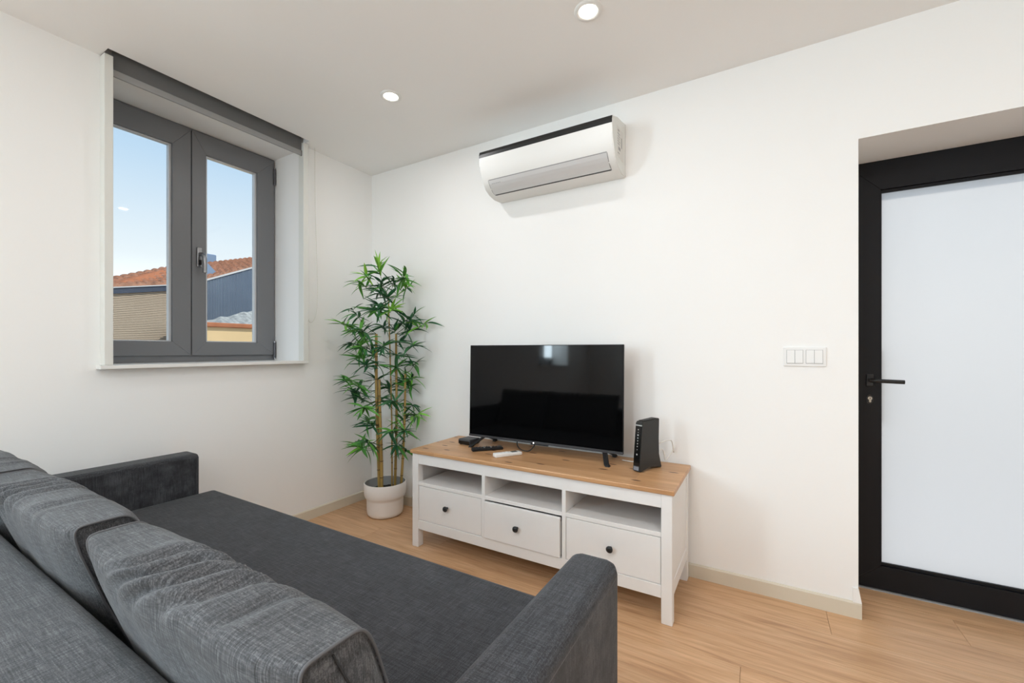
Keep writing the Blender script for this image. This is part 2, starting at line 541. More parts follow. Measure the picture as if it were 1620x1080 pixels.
def plank_mesh(L, w):
    key = (round(L, 3), round(w, 3))
    if key not in pm:
        bb = nbox(-L / 2 + 0.0005, L / 2 - 0.0005, -w / 2 + 0.0005, w / 2 - 0.0005, -0.0085, 0.0, bev=0.0006, seg=1)
        me = bpy.data.meshes.new('plank'); bb.to_mesh(me); bb.free(); me.materials.append(MATS['oak_laminate']); pm[key] = me
    return pm[key]


row = 0; y = 0.386
while y > -3.4:
    off = [0.02, -0.50, -0.96, -0.27, -0.75][row % 5]; w = PW
    x = off
    while x < XR:
        a, b_ = max(x, 0.0), min(x + PL, XR)
        if y - w / 2 > 0.0:
            a, b_ = max(a, DX0), min(b_, DX1)
        if b_ - a > 0.05:
            o = bpy.data.objects.new('plank', plank_mesh(b_ - a, w)); link(o, fl)
            o.location = ((a + b_) / 2, y - w / 2, 0)
        x += PL
    y -= PW; row += 1
while y > YR + 0.1:
    o = bpy.data.objects.new('plank', plank_mesh(XR, PW)); link(o, fl); o.location = (XR / 2, y - PW / 2, 0); y -= PW

BBH, BBT = 0.068, 0.012
prof = lambda s: [(0, 0), (s * BBT, 0), (s * BBT, BBH - 0.006), (s * (BBT - 0.007), BBH), (0, BBH)]
tag(obj('baseboard_left', prism(bmesh.new(), prof(1), 'y', YR, -BBT), 'baseboard_paint'), kind='structure')
tag(obj('baseboard_back', prism(bmesh.new(), prof(-1), 'x', 0, DX0 + 0.0105), 'baseboard_paint'), kind='structure')
tag(obj('baseboard_back', prism(bmesh.new(), prof(-1), 'x', DX1, XR), 'baseboard_paint'), kind='structure')


# ------------------------------------------------------------------ windows
def sash(root, y0, y1, z0, z1, gy0, gy1, gz0, gz1, xf, dy):
    y0 += dy; y1 += dy; gy0 += dy; gy1 += dy
    s = bpy.data.objects.new('sash', None); link(s, root); s.location = (0, 0, 0)
    root_loc = world_of(root)
    s.location = Vector((xf, (y0 + y1) / 2, z0)) - root_loc
    xb = xf - 0.055
    # mitred stiles and rails, each its own bar
    q = [((y0, z0), (y1, z0), (gy1, gz0), (gy0, gz0)), ((y0, z1), (y1, z1), (gy1, gz1), (gy0, gz1)),
         ((y0, z0), (y0, z1), (gy0, gz1), (gy0, gz0)), ((y1, z0), (y1, z1), (gy1, gz1), (gy1, gz0))]
    for i, pts in enumerate(q):
        b = prism(bmesh.new(), pts, 'x', xb, xf)
        bmesh.ops.bevel(b, geom=list(b.edges), offset=0.0016, segments=1, affect='EDGES')
        obj('rail' if i < 2 else 'stile', b, 'window_alu', s)
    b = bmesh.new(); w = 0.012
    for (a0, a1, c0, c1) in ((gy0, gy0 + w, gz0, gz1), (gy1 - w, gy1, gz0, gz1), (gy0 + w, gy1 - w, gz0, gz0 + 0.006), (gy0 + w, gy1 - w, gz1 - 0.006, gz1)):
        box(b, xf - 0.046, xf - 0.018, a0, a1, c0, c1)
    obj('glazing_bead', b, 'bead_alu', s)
    obj('pane', nbox(xf - 0.040, xf - 0.034, gy0 + 0.001, gy1 - 0.001, gz0 + 0.001, gz1 - 0.001), 'clear_glass', s)
    return s


def window(idx, dy):
    root = struct_root('window_%d' % idx, (-0.30, (RV0 + RV1) / 2 + dy, WZ0))
    b = bmesh.new(); xo, xi = -0.345, -0.284
    y0, y1, z0, z1 = RV0 + dy, RV1 + dy, WZ0 + 0.001, WZ1
    box(b, xo, xi, y0, y1, z0, z0 + 0.042, 0.0015, 1); box(b, xo, xi, y0, y1, z1 - 0.030, z1, 0.0015, 1)
    box(b, xo, xi, y0, y0 + 0.030, z0 + 0.042, z1 - 0.030, 0.0015, 1); box(b, xo, xi, y1 - 0.018, y1, z0 + 0.042, z1 - 0.030, 0.0015, 1)
    obj('window_frame', b, 'window_alu', root)
    sash(root, -1.590, -1.1235, 1.122, 2.470, -1.500, -1.217, 1.205, 2.352, -0.275, dy)
    rs = sash(root, -1.1205, -0.622, 1.122, 2.470, -1.045, -0.737, 1.205, 2.350, -0.270, dy)
    # handle: back plate with thumb button, neck and hanging lever
    h = bpy.data.objects.new('window_handle', None); link(h, root); h.location = Vector((-0.27, -1.083 + dy, 1.70)) - world_of(root)
    yc = -1.083 + dy
    b = bmesh.new(); box(b, -0.270, -0.258, yc - 0.016, yc + 0.012, 1.655, 1.775, 0.005, 3); obj('back_plate', b, 'handle_metal', h)
    b = bmesh.new(); box(b, -0.259, -0.249, yc - 0.012, yc + 0.006, 1.668, 1.700, 0.004, 2); obj('thumb_button', b, 'black_plastic', h)
    pts = spline([(-0.262, yc, 1.735), (-0.240, yc + 0.002, 1.732), (-0.222, yc + 0.006, 1.712), (-0.218, yc + 0.008, 1.67), (-0.220, yc + 0.008, 1.62)], 6)
    obj('lever', tube(bmesh.new(), pts, [0.010] * 8 + [0.0115] * (len(pts) - 8), 10), 'handle_metal', h, smooth=True, sharp=60)
    for zc in (2.36, 1.155):
        hg = bpy.data.objects.new('hinge', None); link(hg, root); hg.location = Vector((-0.268, -0.625 + dy, zc)) - world_of(root)
        b = bmesh.new(); tube(b, [(-0.264, -0.624 + dy, zc - 0.052), (-0.264, -0.624 + dy, zc + 0.052)], 0.0085, 10)
        obj('barrel', b, 'hinge_metal', hg, smooth=True, sharp=50)
        b = bmesh.new(); tube(b, [(-0.264, -0.624 + dy, zc - 0.060), (-0.264, -0.624 + dy, zc - 0.052)], 0.0075, 10)
        tube(b, [(-0.264, -0.624 + dy, zc + 0.052), (-0.264, -0.624 + dy, zc + 0.060)], 0.0075, 10)
        obj('pin', b, 'handle_metal', hg, smooth=True, sharp=50)
    b = bmesh.new(); box(b, -0.345, 0.002, RV0 + dy, RV1 + dy, WZ0 - 0.02, WZ0 + 0.0005)
    box(b, 0.0, 0.056, RV0 + dy - 0.020, RV1 + dy + 0.034, WZ0 - 0.0185, WZ0, 0.002, 1)
    obj('window_sill', b, 'sill_white', root)
    return root


window(1, 0.0)
window(2, W2)

# white lining strips that guide the blind
for n, (a, b_) in enumerate(((-1.606, -1.574), (-0.618, -0.582))):
    bb = nbox(0.0005, 0.055, a, b_, WZ0 + 0.0005, HC - 0.006, 0.0015, 1)
    tag(obj('trim_%d' % (n + 1), bb, 'lining_white'), kind='structure')

# roller blind
bl = thing('roller_blind', (0.035, -1.09, 2.44), 'dark grey roller blind drawn up above the window with white bead chain', 'blind')
b = bmesh.new(); lathe(b, [(0.030, -1.580), (0.030, -0.622)], 0, 0, 20)
bmesh.ops.rotate(b, verts=b.verts, matrix=Matrix.Rotation(R(-90), 3, 'X')); bmesh.ops.scale(b, verts=b.verts, vec=(1, 1, 1))
# after the turn the heights run along +y
for v in b.verts: v.co = Vector((v.co.x + 0.052, v.co.y, v.co.z + HC + 0.07))
obj('fabric_roll', b, 'blind_fabric', bl, smooth=True, sharp=40)
b = bmesh.new(); box(b, 0.0315, 0.0330, -1.572, -0.6195, 2.470, HC + 0.07); obj('fabric', b, 'blind_fabric', bl)
b = bmesh.new(); box(b, 0.026, 0.0375, -1.572, -0.6195, 2.443, 2.476, 0.003, 2); bar = obj('bottom_bar', b, 'blind_bar', bl)
for yy in (-1.573, -0.6185):
    obj('end_cap', nbox(0.0255, 0.038, yy - 0.0015, yy + 0.0015, 2.442, 2.477), 'black_plastic', bar)
ch = bmesh.new()
pts = spline([(0.040, -0.577, HC - 0.002), (0.036, -0.574, 2.1), (0.034, -0.573, 1.7), (0.032, -0.571, 1.42), (0.032, -0.564, 1.352), (0.032, -0.540, 1.345),
              (0.032, -0.512, 1.40), (0.032, -0.500, 1.55), (0.032, -0.507, 1.80), (0.034, -0.520, 2.2), (0.042, -0.527, HC - 0.002)], 10)
tube(ch, pts, 0.0016, 6)
acc = 0.0
for p0, p1 in zip(pts, pts[1:]):
    L = (p1 - p0).length; k = max(1, int(L / 0.012))
    for i in range(k):
        c = p0.lerp(p1, i / k)
        bmesh.ops.create_icosphere(ch, subdivisions=1, radius=0.0028, matrix=Matrix.Translation(c))
obj('bead_chain', ch, 'chain_white', bl, smooth=True)

# ------------------------------------------------------------------ door
YD = 0.318
dr = struct_root('door_1', (DX0, YD, 0))
gx0, gx1, gz0, gz1 = 3.158, DX1 - 0.14, 0.118, 1.925


def mbar(name, pts, y0, y1, mat, parent, bev=0.0015):
    b = prism(bmesh.new(), pts, 'y', y0, y1)
    bmesh.ops.bevel(b, geom=list(b.edges), offset=bev, segments=1, affect='EDGES')
    return obj(name, b, mat, parent)


ox0, ox1, oz0, oz1 = DX0 + 0.001, DX1 - 0.001, 0.006, DZ - 0.001
mbar('door_rail', [(ox0, oz0), (ox1, oz0), (gx1, gz0), (gx0, gz0)], YD, YD + 0.06, 'door_black', dr)
mbar('door_rail', [(ox0, oz1), (ox1, oz1), (gx1, gz1), (gx0, gz1)], YD, YD + 0.06, 'door_black', dr)
mbar('door_stile', [(ox0, oz0), (ox0, oz1), (gx0, gz1), (gx0, gz0)], YD, YD + 0.06, 'door_black', dr)
mbar('door_stile', [(ox1, oz0), (ox1, oz1), (gx1, gz1), (gx1, gz0)], YD, YD + 0.06, 'door_black', dr)
w = 0.014
for (a, b_, c, d) in ((gx0, gx0 + w * 0.35, gz0, gz1), (gx1 - w, gx1, gz0, gz1), (gx0, gx1, gz0, gz0 + w), (gx0, gx1, gz1 - w, gz1)):
    obj('glazing_bead', nbox(a, b_, YD + 0.010, YD + 0.024, c, d, 0.002, 1), 'door_black', dr)
obj('pane', nbox(gx0 - 0.004, gx1 + 0.004, YD + 0.024, YD + 0.030, gz0 - 0.004, gz1 + 0.004), 'frosted_glass', dr)
hd = bpy.data.objects.new('door_handle', None); link(hd, dr); hd.location = (3.116 - DX0, 0, 1.009)
b = nbox(3.116 - 0.014, 3.116 + 0.014, YD - 0.010, YD, 1.009 - 0.030, 1.009 + 0.030, 0.004, 2); obj('rosette', b, 'black_lever', hd)
pts = spline([(3.116, YD - 0.004, 1.010), (3.116, YD - 0.040, 1.010), (3.126, YD - 0.052, 1.010), (3.150, YD - 0.054, 1.009), (3.232, YD - 0.054, 1.007)], 6)
obj('lever', tube(bmesh.new(), pts, 0.0095, 12), 'black_lever', hd, smooth=True, sharp=60)
lk = bpy.data.objects.new('lock', None); link(lk, dr); lk.location = (3.116 - DX0, 0, 0.918)
b = bmesh.new(); lathe(b, [(0.0175, 0), (0.0175, 0.006)], 0, 0, 28)
bmesh.ops.rotate(b, verts=b.verts, matrix=Matrix.Rotation(R(90), 3, 'X'))
bmesh.ops.scale(b, verts=b.verts, vec=(0.8, 1, 1.25)); bmesh.ops.translate(b, verts=b.verts, vec=(3.116, YD, 0.916)); obj('escutcheon', b, 'black_lever', lk)
b = bmesh.new(); lathe(b, [(0.0085, 0), (0.0085, 0.010)], 0, 0, 20)
bmesh.ops.rotate(b, verts=b.verts, matrix=Matrix.Rotation(R(90), 3, 'X')); bmesh.ops.translate(b, verts=b.verts, vec=(3.116, YD, 0.922))
box(b, 3.116 - 0.005, 3.116 + 0.005, YD - 0.010, YD, 0.902, 0.918, 0.003, 2)
obj('cylinder', b, 'cylinder_steel', lk)
obj('keyhole', nbox(3.116 - 0.0012, 3.116 + 0.0012, YD - 0.0105, YD - 0.009, 0.918, 0.926), 'black_lever', lk)
oh = obj('outer_pull', nbox(3.166, 3.180, YD + 0.062, YD + 0.078, 0.80, 1.15, 0.003, 2), 'door_black', dr)
obj('threshold', nbox(DX0, DX1, YD - 0.012, YD + 0.07, -0.009, 0.004, 0.002, 1), 'print_grey', dr)


# ------------------------------------------------------------------ ceiling spotlights
def spot(x, y, label, watts):
    r = thing('ceiling_spotlight', (x, y, HC), label, 'ceiling light', 'recessed ceiling spotlights')
    b = bmesh.new()
    lathe(b, [(0.0375, HC - 0.0005), (0.0385, HC - 0.0045), (0.046, HC - 0.006), (0.0555, HC - 0.003), (0.057, HC - 0.0002)], x, y, 48, close=False)
    obj('trim_ring', b, 'lamp_ring', r, smooth=True)
    b = bmesh.new(); lathe(b, [(0.0001, HC - 0.0026), (0.030, HC - 0.0028), (0.0380, HC - 0.0018)], x, y, 40, close=False)
    obj('diffuser', b, 'lamp_glow', r, smooth=True)
    ld = bpy.data.lights.new('spotlight_beam', 'AREA'); ld.shape = 'DISK'; ld.size = 0.07; ld.energy = watts; ld.color = (0.98, 0.97, 0.98)
    o = bpy.data.objects.new('spotlight_beam', ld); link(o, r); o.location = (0, 0, -0.0075)


spot(2.058, -0.695, 'larger lit ceiling spotlight above the air conditioner', LAMP_FRONT)
spot(0.930, -0.685, 'smaller lit ceiling spotlight between window and air conditioner', LAMP_LEFT)
for (x, y, txt) in ((2.06, -2.05, 'above the near armrest of the sofa'), (3.19, -2.05, 'right of the sofa'),  # unseen spotlights added to brighten the room
                    (2.06, -3.60, 'behind the sofa'), (3.19, -3.60, 'in the rear right of the room')):
    spot(x, y, 'lit ceiling spotlight outside the picture, ' + txt, LAMP_FRONT if y > -1 else LAMP_MID if y > -2.5 else LAMP_REAR)

# ------------------------------------------------------------------ air conditioner
AX0, AX1 = 1.205, 2.018
ac = thing('air_conditioner', (1.61, -0.10, 2.10), 'white wall air conditioner with black stripe under the ceiling', 'air conditioner')
prof = [(-0.002, 2.398), (-0.150, 2.372), (-0.240, 2.338), (-0.247, 2.318), (-0.246, 2.290), (-0.240, 2.250), (-0.226, 2.205), (-0.205, 2.165), (-0.176, 2.130), (-0.135, 2.110), (-0.075, 2.102), (-0.002, 2.104)]
b = prism(bmesh.new(), prof, 'x', AX0, AX1)
for f in b.faces: f.material_index = 0
for f in b.faces:
    if len(f.verts) > 6: f.material_index = 1
caps = [e for f in b.faces if len(f.verts) > 6 for e in f.edges]
bmesh.ops.bevel(b, geom=list(set(caps)), offset=0.004, segments=2, affect='EDGES')
obj('housing', b, ['ac_white', 'ac_side'], ac, smooth=True, sharp=28)


def strip(prof_pts, x0, x1, off, thick):
    """a curved band following the housing profile; prof_pts ordered downwards"""
    b = bmesh.new(); P = [Vector((0, p[0], p[1])) for p in prof_pts]; rows = []
    for i, p in enumerate(P):
        d = (P[min(i + 1, len(P) - 1)] - P[max(i - 1, 0)]).normalized(); n = Vector((0, d.z, -d.y))
        if n.y > 0: n = -n
        rows.append((p + n * off, p + n * (off - thick)))
    for (a, c), (a2, c2) in zip(rows, rows[1:]):
        vs = [b.verts.new((x, q.y, q.z)) for x in (x0, x1) for q in (a, c, a2, c2)]
        for q in ((0, 4, 6, 2), (1, 3, 7, 5), (0, 1, 5, 4), (2, 6, 7, 3), (0, 2, 3, 1), (4, 5, 7, 6)):
            b.faces.new([vs[i] for i in q])
    bmesh.ops.remove_doubles(b, verts=b.verts, dist=0.00005)
    return b


obj('black_stripe', strip([(-0.2405, 2.337), (-0.247, 2.318), (-0.2465, 2.300)], AX0 + 0.001, AX1 - 0.001, 0.0008, 0.004), 'ac_black', ac)
fl_prof = [(-0.209, 2.171), (-0.197, 2.153), (-0.183, 2.138), (-0.160, 2.118), (-0.140, 2.1105)]
flp = obj('air_flap', strip(fl_prof, AX0 + 0.045, AX1 - 0.040, 0.0025, 0.006), 'ac_silver', ac, smooth=True, sharp=40)
obj('outlet_slot', strip([(-0.152, 2.115), (-0.135, 2.110), (-0.126, 2.109)], AX0 + 0.046, AX1 - 0.041, 0.0012, 0.004), 'ac_black', ac)
for x in (AX0 + 0.0425, AX1 - 0.0385):
    obj('flap_gap', strip(fl_prof + [(-0.128, 2.109)], x - 0.0015, x + 0.0015, 0.0008, 0.004), 'print_grey', ac)
obj('flap_gap', strip([(-0.2115, 2.175), (-0.209, 2.171)], AX0 + 0.045, AX1 - 0.040, 0.0008, 0.004), 'print_grey', ac)


def letters(word, mat, parent, size, place):
    """raised flat print; place(u,v,w) maps print space to the world"""
    c = bpy.data.curves.new('print', 'FONT'); c.body = word; c.size = size; c.extrude = 0.0004
    o = bpy.data.objects.new('print', c); COL.objects.link(o)
    dg = bpy.context.evaluated_depsgraph_get(); me = bpy.data.meshes.new_from_object(o.evaluated_get(dg))
    bpy.data.objects.remove(o); bpy.data.curves.remove(c)
    b = bmesh.new(); b.from_mesh(me); bpy.data.meshes.remove(me)
    for v in b.verts: v.co = Vector(place(v.co.x, v.co.y, v.co.z))
    return obj('lettering', b, mat, parent)


# small grey maker's mark on the flap (too faint in the photo to be read) built as a row of short strokes
b = bmesh.new()
for i, (u, wd) in enumerate(((0, .006), (.009, .006), (.018, .002), (.023, .007), (.033, .006), (.042, .006))):
    d = Vector((0, -0.183 + 0.197, 2.138 - 2.153)).normalized()
    c = Vector((AX0 + 0.062 + u * 1.25, -0.1985, 2.156)); n = Vector((0, d.z, -d.y)); n = n if n.y < 0 else -n
    vs = []
    for du in (0, wd * 1.25):
        for dv in (0, 0.010):
            for dn in (0.0022, 0.0034):
                vs.append(b.verts.new(c + Vector((du, 0, 0)) + d * dv + n * dn))
    for q in ((0, 1, 3, 2), (4, 6, 7, 5), (0, 4, 5, 1), (2, 3, 7, 6), (0, 2, 6, 4), (1, 5, 7, 3)):
        b.faces.new([vs[k] for k in q])
obj('maker_mark', b, 'button_grey', flp)
# rating sticker on the side
st = obj('rating_sticker', nbox(AX1 - 0.001, AX1 + 0.0006, -0.165, -0.055, 2.165, 2.325), 'sticker', ac)
b = bmesh.new()
for (ya, yb, za, zb) in ((-.150, -.125, 2.300, 2.310), (-.155, -.115, 2.285, 2.290), (-.150, -.110, 2.272, 2.276), (-.155, -.120, 2.258, 2.262), (-.155, -.110, 2.246, 2.250),
                         (-.152, -.118, 2.232, 2.237), (-.140, -.105, 2.205, 2.222), (-.150, -.120, 2.185, 2.190), (-.090, -.078, 2.230, 2.285)):
    box(b, AX1, AX1 + 0.0009, ya, yb, za, zb)
obj('sticker_print', b, 'print_grey', st)

# ------------------------------------------------------------------ television bench
TX0, TX1, TY0, TY1, TZ = 0.874, 2.354, -0.483, -0.013, 0.57
tb = thing('television_bench', ((TX0 + TX1) / 2, -0.25, 0), 'white wooden television bench with pine top and three drawers', 'tv bench')
tp = obj('pine_top', nbox(TX0, TX1, TY0, TY1, TZ - 0.022, TZ, 0.004, 2), 'waxed_pine', tb)
# top boards: fine joints
bx0, bx1, by0, by1 = TX0 + 0.010, TX1 - 0.010, TY0 + 0.010, TY1 - 0.008
LG = 0.045
for (x, y) in ((bx0, by0), (bx1 - LG, by0), (bx0, by1 - LG), (bx1 - LG, by1 - LG)):
    obj('leg', nbox(x, x + LG, y, y + LG, 0.0, TZ - 0.022, 0.002, 1), 'white_stain', tb)
z_bot0, z_bot1, z_sh0, z_sh1, z_top0 = 0.105, 0.160, 0.362, 0.382, 0.487
FX0, FX1 = bx0 + LG, bx1 - LG
DVS = ((1.378, 1.398), (1.842, 1.862))
obj('top_rail', nbox(FX0, FX1, by0 + 0.004, by0 + 0.024, z_top0, TZ - 0.022, 0.0015, 1), 'white_stain', tb)
obj('bottom_rail', nbox(FX0, FX1, by0 + 0.004, by0 + 0.024, z_bot0, z_bot1, 0.0015, 1), 'white_stain', tb)
obj('bottom_panel', nbox(FX0, FX1, by0 + 0.024, by1 - 0.02, z_bot0 + 0.03, z_bot0 + 0.044), 'white_stain', tb)
for x in DVS:
    obj('divider', nbox(x[0], x[1], by0 + 0.004, by1 - 0.02, z_bot1 - 0.001, z_top0 + 0.001, 0.001, 1), 'white_stain', tb)
obj('back_panel', nbox(FX0, FX1, by1 - 0.018, by1 - 0.008, z_bot0, TZ - 0.023), 'white_stain', tb)
for sx, xs in ((0, bx0), (1, bx1)):
    xa = xs + 0.006 if sx == 0 else xs - 0.020
    obj('side_panel', nbox(xa, xa + 0.014, by0 + LG, by1 - LG, z_bot0 + 0.02, TZ - 0.022), 'white_stain', tb)
    xa = xs + 0.003 if sx == 0 else xs - 0.023
    obj('side_rail', nbox(xa, xa + 0.020, by0 + LG, by1 - LG, z_bot0, z_bot1 + 0.005, 0.0015, 1), 'white_stain', tb)
    obj('side_rail', nbox(xa, xa + 0.020, by0 + LG, by1 - LG, TZ - 0.055, TZ - 0.0225, 0.0015, 1), 'white_stain', tb)
bays = ((FX0, DVS[0][0]), (DVS[0][1], DVS[1][0]), (DVS[1][1], FX1))
for i, (a, c) in enumerate(bays):
    obj('shelf', nbox(a, c, by0 + 0.005, by1 - 0.018, z_sh0, z_sh1, 0.001, 1), 'white_stain', tb)
    # thin flap of the fixed inner wall next to the legs
    d = bpy.data.objects.new('drawer', None); link(d, tb)
    d.location = Vector(((a + c) / 2, by0, (z_bot1 + z_sh0) / 2)) - world_of(tb)
    pull = (0.0, 0.009, 0.0)[i]; lift = (0.0, -0.006, 0.0)[i]
    f0 = by0 + 0.006 - pull
    fb = nbox(a + 0.002, c - (0.0025, 0.009, 0.0025)[i], f0, f0 + 0.018, z_bot1 + 0.002, z_sh0 - 0.003 + lift, 0.0015, 1)
    dl = obj('drawer_front', fb, 'white_stain', d)
    b = bmesh.new(); zb, zt = z_bot1 + 0.008, z_sh0 - 0.03
    box(b, a + 0.006, a + 0.018, f0 + 0.018, by1 - 0.06, zb, zt); box(b, c - 0.020, c - 0.010, f0 + 0.018, by1 - 0.06, zb, zt)
    box(b, a + 0.018, c - 0.020, by1 - 0.072, by1 - 0.06, zb, zt); box(b, a + 0.018, c - 0.020, f0 + 0.018, by1 - 0.072, zb, zb + 0.006)
    obj('drawer_box', b, 'white_stain', d)
    kx, kz = ((1.143, 0.267), (1.600, 0.256), (2.080, 0.266))[i]
    b = bmesh.new(); lathe(b, [(0.007, 0.0), (0.006, 0.008), (0.0075, 0.013), (0.0145, 0.017), (0.0155, 0.022), (0.0125, 0.027), (0.004, 0.0285)], 0, 0, 24)
    bmesh.ops.rotate(b, verts=b.verts, matrix=Matrix.Rotation(R(90), 3, 'X')); bmesh.ops.translate(b, verts=b.verts, vec=(kx, f0, kz))
    obj('knob', b, 'knob_black', d, smooth=True, sharp=50)

# white adapter cable lying at the back of the middle compartment
cb = bmesh.new()
tube(cb, spline([(1.700, by1 - 0.06, z_sh1 + 0.095), (1.74, by1 - 0.09, z_sh1 + 0.082), (1.79, by1 - 0.07, z_sh1 + 0.088), (1.815, by1 - 0.05, z_sh1 + 0.05), (1.818, by1 - 0.045, z_sh1 + 0.004)], 6), 0.004, 8)
tag(obj('power_cable', cb, 'cable_white', smooth=True), 'white cable hanging in the middle compartment of the television bench', 'cable')

# ------------------------------------------------------------------ television
VX0, VX1, VY, VZ0, VZ1 = 1.098, 2.060, -0.200, 0.624, 1.184
tv = thing('television', ((VX0 + VX1) / 2, -0.17, TZ), 'large flat black television with dark screen on the bench', 'television')
LEAN = 0.021            # the set leans back a little


def lean(b):
    for v in b.verts: v.co.y += (v.co.z - VZ0) * LEAN
    return b


b = nbox(VX0, VX1, VY + 0.002, VY + 0.014, VZ0, VZ1, 0.002, 1); obj('panel_shell', lean(b), 'black_plastic', tv)
b = nbox(VX0 + 0.10, VX1 - 0.10, VY + 0.014, VY + 0.065, VZ0 + 0.03, VZ1 - 0.20, 0.012, 2); obj('rear_housing', lean(b), 'black_plastic', tv)
obj('screen', lean(nbox(VX0 + 0.004, VX1 - 0.004, VY, VY + 0.003, VZ0 + 0.014, VZ1 - 0.004)), 'tv_screen', tv)
bz = obj('bottom_bezel', nbox(VX0, VX1, VY - 0.0015, VY + 0.003, VZ0, VZ0 + 0.0135, 0.001, 1), 'dark_bezel', tv)
obj('sensor_lens', nbox(1.530, 1.640, VY - 0.001, VY + 0.010, VZ0 - 0.006, VZ0 + 0.001, 0.002, 1), 'black_plastic', tv)
obj('status_light', nbox(1.546, 1.553, VY - 0.0025, VY, VZ0 + 0.001, VZ0 + 0.008), 'led_white', bz)
for x, spl in ((1.205, -0.055), (1.955, 0.045)):
    ft = bpy.data.objects.new('foot', None); link(ft, tv); ft.location = Vector((x, VY + 0.03, TZ)) - world_of(tv)
    for s, yt in ((-1, -0.262), (1, -0.050)):
        P = [(VY + 0.028 - 0.012, VZ0 + 0.006), (VY + 0.028 + 0.012, VZ0 + 0.006), (yt + 0.020, TZ + 0.010), (yt + 0.024 * (1 if s > 0 else .9), TZ), (yt - 0.006, TZ), (yt - 0.004, TZ + 0.010)]
        b = prism(bmesh.new(), P, 'x', x - 0.010, x + 0.010)
        for v in b.verts: v.co.x += spl * max(0.0, (VZ0 - v.co.z) / (VZ0 - TZ)) * (1.0 if s < 0 else 0.35)
        obj('prong', b, 'black_plastic', ft)
cb = tube(bmesh.new(), spline([(1.43, VY + 0.03, VZ0 + 0.02), (1.44, VY + 0.005, VZ0 - 0.02), (1.475, VY - 0.008, TZ + 0.012), (1.52, VY - 0.005, TZ + 0.010), (1.545, VY + 0.005, VZ0 - 0.02), (1.555, VY + 0.02, VZ0 + 0.01)], 6), 0.0032, 8)
obj('sensor_cable', cb, 'cable_black', tv, smooth=True)

# set-top box
sb = thing('set_top_box', (1.090, -0.188, TZ), 'small black set-top box beside the foot of the television', 'set-top box', rotz=R(-4))
b = nbox(-0.049, 0.049, -0.050, 0.050, 0.003, 0.036, 0.008, 3); obj('case', b, 'box_plastic', sb, local=True)
b = nbox(-0.043, 0.043, -0.0508, -0.049, 0.008, 0.026); obj('front_window', b, 'router_front', sb, local=True)
for sx in (-1, 1):
    for sy in (-1, 1):
        b = bmesh.new(); lathe(b, [(0.006, 0), (0.006, 0.004)], sx * 0.037, sy * 0.036, 12); obj('rubber_foot', b, 'black_plastic', sb, local=True)

# remotes
def remote(name, label, loc, ang, L, wd, h, mat, front=None):
    r = thing(name, loc, label, 'remote control', None, ang)
    b = nbox(-L / 2, L / 2, -wd / 2, wd / 2, 0.0, h, 0.006, 3)
    # slim the case towards one end
    for v in b.verts:
        k = 1 - 0.16 * max(0, -v.co.x / (L / 2)); v.co.y *= k
        if v.co.z > h * 0.5: v.co.z *= 1 - 0.18 * max(0, v.co.x / (L / 2))
    obj('case', b, mat, r, local=True, smooth=True, sharp=40)
    return r


rm = remote('remote_control', 'black remote control on the bench in front of the television', (1.282, -0.272, TZ), R(49), 0.185, 0.044, 0.020, 'black_plastic')
for i in range(7):
    for j in (-1, 0, 1):
        b = bmesh.new(); x = -0.060 + i * 0.020; zt = 0.0202 * (1 - 0.18 * max(0, x / 0.0925))
        lathe(b, [(0.0044, zt - 0.002), (0.0044, zt + 0.0008), (0.0030, zt + 0.0014)], x, j * 0.0115, 10)
        obj('button', b, 'button_grey' if (i in (2, 4) and j != 0) else 'dark_bezel', rm, local=True)
b = bmesh.new(); lathe(b, [(0.013, 0.0165), (0.0125, 0.0197), (0.006, 0.0202)], 0.078 - 0.004, 0, 20); obj('navigation_ring', b, 'dark_bezel', rm, local=True)

rw = remote('remote_control', 'white air conditioner remote control in front of the black one', (1.452, -0.325, TZ), R(58), 0.165, 0.046, 0.022, 'white_plastic')
b = nbox(0.022, 0.058, -0.014, 0.014, 0.0165, 0.0205, 0.0015, 1); obj('display', b, 'lcd_grey', rw, local=True)
for i in range(3):
    b = nbox(-0.060 + i * 0.024, -0.046 + i * 0.024, -0.010, 0.010, 0.020, 0.0228, 0.0015, 1); obj('button', b, 'switch_plastic', rw, local=True)

# router
rt_ = thing('router', (2.163, -0.288, TZ), 'upright black router with row of white icons on the bench', 'router', rotz=R(-24))
prof = [(0.000, 0.006), (0.010, 0.0), (0.030, 0.006), (0.075, 0.019), (0.125, 0.014), (0.150, 0.004), (0.172, 0.0), (0.176, 0.006), (0.160, 0.035), (0.150, 0.070), (0.150, 0.150), (0.157, 0.244), (0.150, 0.247), (0.030, 0.240), (0.022, 0.232)]
b = prism(bmesh.new(), prof, 'x', -0.040, 0.0)
bmesh.ops.bevel(b, geom=[e for f in b.faces if len(f.verts) > 8 for e in f.edges], offset=0.003, segments=2, affect='EDGES')
obj('shell', b, 'router_shell', rt_, local=True)


def face(u, v, d):      # on the slanted front edge: u across (0 right .. -0.04), v up, d outwards
    y = 0.000 + 0.022 * (v - 0.006) / 0.226
    return Vector((u, y - d, v))


def front_patch(name, u0, u1, v0, v1, mat, d=0.0006, parent=None):
    b = bmesh.new(); vs = []
    for dd in (d, -0.002):
        vs += [b.verts.new(face(u, v, dd)) for u, v in ((u0, v0), (u1, v0), (u1, v1), (u0, v1))]
    for q in ((0, 1, 2, 3), (7, 6, 5, 4), (0, 4, 5, 1), (1, 5, 6, 2), (2, 6, 7, 3), (3, 7, 4, 0)):
        b.faces.new([vs[i] for i in q])
    return obj(name, b, mat, parent or rt_, local=True)


